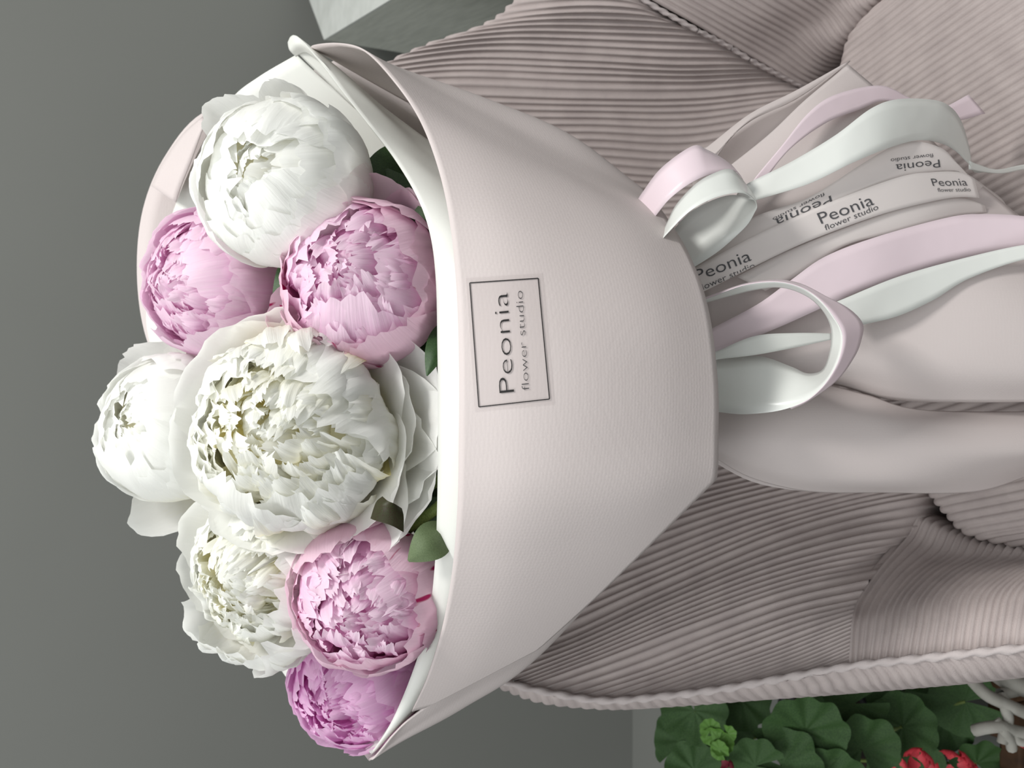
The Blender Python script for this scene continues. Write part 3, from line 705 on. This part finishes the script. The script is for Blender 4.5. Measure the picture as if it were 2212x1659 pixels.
def peony(center, rpx, axis, layers, label, seed, squash=1.0):
    """layers: (variant set, count, radius, start angle, tilt spread, material, height) or
    ('cushion', variant set, count, radii, spread, top height, material)"""
    x, y, d = center; rad = rpx*d/FPX
    ax, ay = axis; az = math.sqrt(max(1-ax*ax-ay*ay, .05))
    n = (-UP*ax-RT*ay-FW*az).normalized()
    xx = ((-UP)-n*(-UP).dot(n)).normalized(); yy = n.cross(xx)
    c = P(x, y, d)
    t = thing('peony', label, 'flower', (0, 0, 0))
    mt = Matrix.Identity(4)
    for i, v in enumerate((xx, yy, n)): mt.col[i][:3] = v*rad
    mt.col[2][:3] = n*rad*squash
    mt.col[3][:3] = c
    t.matrix_world = mt
    rnd = random.Random(seed)
    for L_ in layers:
        if L_[0] in ('cushion', 'core'):
            _, key, cnt, (ra, rb_), spread, top, mat = L_
            for k in range(cnt):
                q = math.sqrt((k+.5)/cnt)*spread; an = k*2.39996+rnd.uniform(-.4, .4)
                s = rnd.uniform(ra, rb_); zs = rnd.uniform(1.05, 1.4)
                o = link('petal', withmat(key, rnd.randrange(len(LIB[key])), mat), None, t)
                o.scale = (s, s*rnd.uniform(.9, 1.1), s*zs)
                face = an+rnd.uniform(-1.1, 1.1)
                dirv = Vector((math.cos(an), math.sin(an), 0))*q-Vector((math.cos(face), math.sin(face), 0))*s*(.45 if L_[0] == 'cushion' else .85)
                o.location = (dirv.x, dirv.y, top-s*zs*.88-.55*q*q)
                o.rotation_euler = (R(rnd.uniform(-14, 14)), R(rnd.uniform(-14, 14)), face)
            continue
        key, cnt, rr, st, jit, mat, zs = L_
        for k in range(cnt):
            o = link('petal', withmat(key, rnd.randrange(len(LIB[key])), mat), None, t)
            s = rr*rnd.uniform(.965, 1.035)
            o.scale = (s, s*rnd.uniform(.95, 1.05), s*zs)
            o.rotation_euler = (R(rnd.uniform(-jit, jit)), R(rnd.uniform(-jit, jit)), st+2*math.pi*(k+rnd.uniform(-.22, .22))/cnt)
    inv = mt.inverted()                              # stem running down into the tie
    b0 = c-n*rad*squash*.98; b2 = P(1500, 640+.12*y, .815); b1 = (b0-n*rad*.6).lerp(b2, .25)
    cordline('stem', [inv@q for q in (b0, b1, b0.lerp(b2, .6), b2)], .0038/rad, m_stem, t, 6, 14)
    for k in range(4):
        o = link('sepal', withmat('cup', k, m_sepal), None, t)
        o.scale = (.5, .35, .55); o.location = (0, 0, -.47); o.rotation_euler = (0, 0, k*1.6+.4)
    return t, mt
def heart(t, mat, top=.62, rad=.8, seed=0):
    """crumpled mass of small petals that fills the bloom"""
    rows = []; n = 40
    for i in range(15):
        a = R(88*i/14)
        row = []
        for k in range(n+1):
            ph = 2*math.pi*k/n; c_ = Vector((math.cos(ph)*math.sin(a), math.sin(ph)*math.sin(a), 0))
            b_ = 1+.16*noise.noise(c_*5+Vector((seed, 0, 0)))+.10*noise.noise(c_*12+Vector((0, seed, 0)))
            row.append(Vector((c_.x*rad, c_.y*rad, top*math.cos(a)*b_)))
        rows.append(row)
    return link('heart', grid_mesh('heart', rows), mat, t)
def extra(t, key, k, mat, deg, s=1.0, tilt=(0, 0), sy=1.0, zs=1.0, off=(0, 0, 0)):
    """single petal; deg is its direction as seen in the picture (0 right, 90 down)"""
    o = link('petal', withmat(key, k, mat), None, t); o.scale = (s, s*sy, s*zs)
    o.rotation_euler = (R(tilt[0]), R(tilt[1]), R(-deg)); o.location = off
    return o
def globe(a, b): return [('cup', 5, 1.0, 0, 4, a, 1), ('cup', 4, .985, .9, 5, a, 1.02), ('wrapin', 5, .96, .4, 5, a, .98), ('wrapin', 4, .91, 1.0, 6, a, .98), ('close', 5, .86, .2, 6, b, 1.03), ('close', 4, .77, .7, 7, b, 1.1), ('close', 4, .63, .1, 8, b, 1.27), ('close', 4, .48, .5, 8, b, 1.62), ('cushion', 'close', 7, (.26, .36), .24, .80, b), ('cushion', 'ruffle', 7, (.2, .28), .2, .80, b)]
def bomb(o, i): return [('cup', 6, 1.0, 0, 4, o, 1), ('cup', 6, .95, .5, 5, o, 1.02), ('wrapin', 3, .92, .2, 6, i, .94), ('wide', 7, .88, .1, 8, i, .98), ('cushion', 'ruffle', 26, (.42, .6), .58, .76, i), ('cushion', 'frill', 40, (.28, .44), .62, .82, i), ('core', 'frill', 10, (.18, .28), .24, .78, i)]
def ruff(o, i): return [('guard', 8, 1.08, .2, 7, o, 1), ('wide', 9, 1.0, .2, 12, o, .9), ('wide', 10, .95, .4, 14, o, .95), ('wide', 9, .88, .1, 14, i, 1), ('cushion', 'wide', 26, (.48, .70), .74, .84, i), ('cushion', 'ruffle', 30, (.36, .54), .82, .93, i), ('cushion', 'ruffle', 14, (.34, .46), .42, .92, i), ('cushion', 'frill', 26, (.24, .36), .5, .97, i), ('cushion', 'strap', 8, (.4, .5), .6, .93, i), ('core', 'frill', 12, (.2, .32), .26, .88, i)]

p1, m1 = peony((615, 398, .80), 186, (-.30, -.02), globe(pm_white, pm_white), 'tight white globe peony beside the white liner and a pink peony', 11)
extra(p1, 'guard', 0, pm_white, -133, 1.16, (0, 0), .55); extra(p1, 'guard', 3, pm_white, -95, 1.03, (0, 0), .5)
extra(p1, 'cup', 1, pm_blushw, 35, 1.03); extra(p1, 'cup', 2, pm_white, -50, 1.03)
p2, m2 = peony((462, 612, .875), 156, (-.50, .05), bomb(pm_pink, pm_pink), 'pink ruffled peony tucked behind the tight white globe peony', 12)
extra(p2, 'guard', 1, pm_pinkout, 110, 1.0, (0, 0), .6)
p3, m3 = peony((785, 612, .785), 180, (-.15, -.1), bomb(pm_pinkout, pm_pink), 'cupped pink peony with crimson flecks against the front liner rim', 13)
for k, a in enumerate((-80, -50, 125, 150)): extra(p3, 'guard', k, pm_pinkout, a, 1.08, (0, 0), .75)
p4, m4 = peony((368, 925, .88), 160, (-.42, -.18), globe(pm_white, pm_white), 'topmost white peony with loose rounded outer petals', 14)
extra(p4, 'big', 1, pm_white, 100, 1.35, (0, 0), .8); extra(p4, 'big', 2, pm_white, 185, 1.2, (0, 0), .8); extra(p4, 'guard', 3, pm_white, -125, 1.16, (0, 0), .7); extra(p4, 'guard', 5, pm_white, -80, 1.12, (0, 0), .8)
p5, m5 = peony((632, 930, .77), 212, (-.12, -.05), ruff(pm_white, pm_cream), 'largest white peony, fully open and ruffled with a yellow heart', 15, .9)
for k, a in enumerate((-20, 5, 32, 60)): extra(p5, 'guard', k, pm_white, a, 1.32, (0, 0), .8)
p6, m6 = peony((566, 1222, .83), 150, (-.30, .08), ruff(pm_white, pm_cream), 'creamy ruffled white peony between the open white and deep pink peonies', 16, .95)
for k, a in enumerate((55, 78, 98, 116)): extra(p6, 'wide', k, pm_white, a, 1.42, (0, 0), 1.0, .8)
p7, m7 = peony((795, 1285, .79), 166, (-.18, .05), bomb(pm_pinkout, pm_pink), 'densely frilled pale pink peony beside a small green leaf', 17)
p8, m8 = peony((765, 1478, .885), 142, (-.30, .2), bomb(pm_pinkdeep, pm_pinkdeep), 'deep pink peony at the pointed end of the wrap', 18)

m_hw = M('cream_heart', (.92, .88, .66), .6); m_hp = M('pink_heart', (.84, .54, .73), .6); m_hd = M('deep_pink_heart', (.82, .42, .72), .6)
for q, mt_, tp in ((p1, m_hw, .55), (p2, m_hp, .52), (p3, m_hp, .5), (p4, m_hw, .55), (p5, m_hw, .5), (p6, m_hw, .5), (p7, m_hp, .52), (p8, m_hd, .5)): heart(q, mt_, tp, .78, tp*9)

# leaves that show between the blooms
def leaf_mesh(base, tip, wpx, d0, d1, bend=.012, n=14, fold=.25):
    a, b = Vector(base), Vector(tip); t = (b-a); nrm = Vector((-t.y, t.x)).normalized(); rows = []
    for i in range(n):
        s = i/(n-1); wv = wpx*(math.sin(math.pi*min(s*.93+.05, 1)**.75))**.9
        row = []
        for j in range(7):
            u = -1+j/3; q = a+t*s+nrm*wv*u
            row.append(P(q.x, q.y, d0+(d1-d0)*s-bend*math.sin(math.pi*s)+fold*abs(u)*wv*.0004))
        rows.append(row)
    return grid_mesh('leaf', rows)
def leaf(t, mt, *a, mat=None, **k):
    me = leaf_mesh(*a, **k); me.transform(mt.inverted()); return link('leaf', me, mat or m_leaf, t)
leaf(p3, m3, (960, 520), (835, 365), 46, .80, .83)
leaf(p3, m3, (900, 560), (930, 420), 40, .80, .80)
leaf(p3, m3, (960, 700), (922, 812), 24, .775, .745)
leaf(p3, m3, (1010, 800), (850, 760), 60, .80, .815)
leaf(p5, m5, (1020, 1090), (850, 1060), 60, .80, .84)
leaf(p5, m5, (1000, 980), (880, 1100), 50, .81, .83)
leaf(p7, m7, (968, 1140), (882, 1212), 42, .735, .725, mat=m_leaf2)['label'] = 'pale green leaf'
leaf(p7, m7, (1010, 1160), (870, 1090), 60, .80, .80)
leaf(p2, m2, (620, 760), (470, 770), 40, .87, .88)
leaf(p1, m1, (660, 540), (590, 640), 30, .83, .81)
leaf(p1, m1, (900, 330), (760, 420), 50, .86, .85)
leaf(p6, m6, (760, 1190), (700, 1120), 30, .84, .83)
for a, b in (((1010, 1040, .76), (870, 1150, .80)), ((1010, 1000, .78), (840, 1090, .82))):
    me = cordline('stem', [P(*a), P((a[0]+b[0])/2, (a[1]+b[1])/2+6, (a[2]+b[2])/2), P(*b)], .0045, m_stem, p7, 8, 12)
    me.data.transform(m7.inverted())
# bud scales on the side of the frilled pink peony
bd = loft('sepal', [[(800, 1120, 0.743), (812, 1085, 0.735), (826, 1072, 0.733)], [(812, 1125, 0.735), (825, 1095, 0.726), (838, 1082, 0.726)], [(845, 1135, 0.733), (848, 1105, 0.726), (852, 1088, 0.726)], [(872, 1150, 0.743), (872, 1115, 0.735), (868, 1098, 0.735)]], 12, 10, m_sepal, p7, 0)
bd.data.transform(m7.inverted())

# ------------------------------------------------------------------ geranium beside the armchair
gp = P(1700, 1620, 1.42)
ger = thing('geranium', 'potted geranium with round scalloped leaves and red blooms beside the armchair', 'potted plant', (gp.x, gp.y, 0))
def disc_leaf(seed, lobes=9, n=54, rings=6):
    rnd = random.Random(seed); V = [Vector((0, 0, 0))]; F = []; sd = rnd.uniform(0, 50)
    for r_ in range(1, rings+1):
        s = r_/rings
        for k in range(n):
            an = R(14)+k/(n-1)*R(332)
            rr = s*(1+.09*abs(math.sin(an*lobes/2))*s+.10*noise.noise(Vector((math.cos(an)*1.5+sd, math.sin(an)*1.5, sd)))*s)
            z = .16*s*s+.05*s*math.cos(an*lobes)+.10*s*noise.noise(Vector((math.cos(an)*s*2+sd, math.sin(an)*s*2, 1)))
            V.append(Vector((rr*math.cos(an), rr*math.sin(an), z)))
    for k in range(n-1): F.append((0, 1+k, 2+k))
    for r_ in range(rings-1):
        for k in range(n-1):
            a = 1+r_*n+k; F.append((a, a+n, a+n+1, a+1))
    return mesh('leaf', V, F, True, [(v.x, v.y) for v in V])
DL = [disc_leaf(k) for k in range(5)]
DL2 = [me.copy() for me in DL]
for me in DL: me.materials.append(m_ger)
for me in DL2: me.materials.append(m_ger2)
rnd = random.Random(5)
pot_top = Vector((gp.x, gp.y, .20))
def ger_leaf(x, y, r_, d, young=False, tilt=.35):
    c = P(x, y, d); sc = r_*d/FPX
    n = (-FW+UP*rnd.uniform(.1, .6)+RT*rnd.uniform(-tilt, tilt)).normalized()
    o = link('leaf', (DL2 if young else DL)[rnd.randrange(5)], None, ger)
    rot = n.to_track_quat('Z', 'Y').to_matrix().to_4x4()
    o.matrix_local = Matrix.Translation(c-Vector(ger.location)) @ rot @ Matrix.Rotation(rnd.uniform(0, 6.28), 4, 'Z') @ Matrix.Scale(sc, 4)
    if not young:
        q = cordline('petiole', [c, c.lerp(pot_top, .4)+Vector((0, 0, .02)), pot_top+Vector((rnd.uniform(-.06, .06), rnd.uniform(-.06, .06), 0))], .0022, m_stem, ger, 6, 10); un(q, ger)
for a in ((1500, 1535, 70, 1.26), (1478, 1600, 62, 1.28), (1740, 1580, 84, 1.20), (1690, 1655, 80, 1.2), (1845, 1520, 66, 1.24), (1862, 1618, 78, 1.22), (1950, 1570, 72, 1.25), (1945, 1492, 66, 1.28), (2085, 1515, 74, 1.28), (1600, 1510, 62, 1.30), (1632, 1655, 62, 1.2), (2110, 1650, 60, 1.32), (1500, 1665, 62, 1.25), (2040, 1560, 60, 1.33), (1790, 1690, 80, 1.2), (1570, 1560, 60, 1.32), (1960, 1660, 80, 1.33), (1780, 1480, 60, 1.33), (2020, 1470, 60, 1.34), (1560, 1690, 70, 1.26)): ger_leaf(*a)
for a in ((1545, 1590, 30, 1.19), (1560, 1610, 24, 1.18), (1535, 1575, 22, 1.185), (1570, 1585, 20, 1.18), (1555, 1620, 20, 1.175)): ger_leaf(*a, young=True, tilt=.9)
def bloom_petal(x, y, r_, d, mat, sq=1):
    V = LIB['cup'][0].copy(); V.materials.clear(); V.materials.append(mat)
    o = link('petal', V, None, ger); c = P(x, y, d); sc = r_*d/FPX
    n = (-FW*.8+UP*.4).normalized(); rot = n.to_track_quat('Z', 'Y').to_matrix().to_4x4()
    o.matrix_local = Matrix.Translation(c-Vector(ger.location)) @ rot @ Matrix.Rotation(rnd.uniform(0, 6.28), 4, 'Z') @ Matrix.Diagonal((sc, sc*sq, sc*.5, 1))
for x, y, r_ in ((1985, 1650, 34), (1975, 1640, 30), (1995, 1655, 32), (1930, 1662, 26), (1935, 1655, 22), (2060, 1655, 36), (2045, 1650, 32), (2080, 1662, 32), (2214, 1600, 16)):
    for k in range(2): bloom_petal(x+rnd.uniform(-4, 4), y+rnd.uniform(-4, 4), r_, 1.16, m_red)
for x, y in ((1552, 1640), (1560, 1655)): bloom_petal(x, y, 26, 1.19, m_dred, .8)
def lathe(name, prof, mat, parent, n=28):
    rows = [[Vector((r_*math.cos(2*math.pi*k/n), r_*math.sin(2*math.pi*k/n), z)) for k in range(n+1)] for r_, z in prof]
    return link(name, grid_mesh(name, rows), mat, parent)
lathe('pot', [(0, 0), (.075, 0), (.08, .01), (.10, .16), (.106, .165), (.106, .18), (.098, .18), (.095, .16), (.02, .16)], m_pot, ger)
lathe('soil', [(.0005, .163), (.05, .165), (.094, .16)], m_soil, ger)
# whitewashed cane stand and bark trough beside the pot
cs_ = P(2190, 1560, 1.13)
st = thing('cane_stand', 'whitewashed twisted cane lattice beside the geranium pot', 'plant stand', (cs_.x, cs_.y, 0))
def cane(pts, r_=.006):
    q = cordline('cane', [P(*p) for p in pts], r_, m_whitewood, st, 8, 24); un(q, st)
cane([(2100, 1470, 1.13), (2130, 1500, 1.12), (2170, 1520, 1.12), (2215, 1540, 1.12), (2280, 1570, 1.12)], .007)
cane([(2165, 1500, 1.13), (2172, 1530, 1.12), (2178, 1555, 1.12), (2170, 1580, 1.12), (2165, 1605, 1.12)], .006)
cane([(2105, 1578, 1.13), (2130, 1572, 1.12), (2165, 1570, 1.115), (2195, 1580, 1.12), (2260, 1590, 1.12)], .007)
cane([(2150, 1555, 1.12), (2170, 1580, 1.115), (2182, 1600, 1.12), (2186, 1618, 1.125)], .006)
cane([(2180, 1570, 1.12), (2200, 1600, 1.12), (2230, 1605, 1.12)], .005)
cane([(2150, 1450, 1.15), (2190, 1475, 1.14), (2240, 1490, 1.14)], .012)
for a in ((2160, 1500), (2200, 1590)):
    b = P(*a, 1.13); un(cordline('leg', [b, Vector((b.x, b.y, b.z*.5)), Vector((b.x, b.y, 0))], .007, m_whitewood, st, 8, 8), st)
bk = P(2180, 1560, 1.30)
tr_ = thing('bark_trough', 'brown bark covered planting trough behind the cane lattice', 'planter', (bk.x, bk.y, 0))
for k in range(7):
    x0_ = -.16+k*.048
    box('bark_slab', (x0_, -.02+.006*(k % 2), 0), (x0_+.045, .012, bk.z+.02+.015*math.sin(k*2.3)), m_brown, tr_, .004)
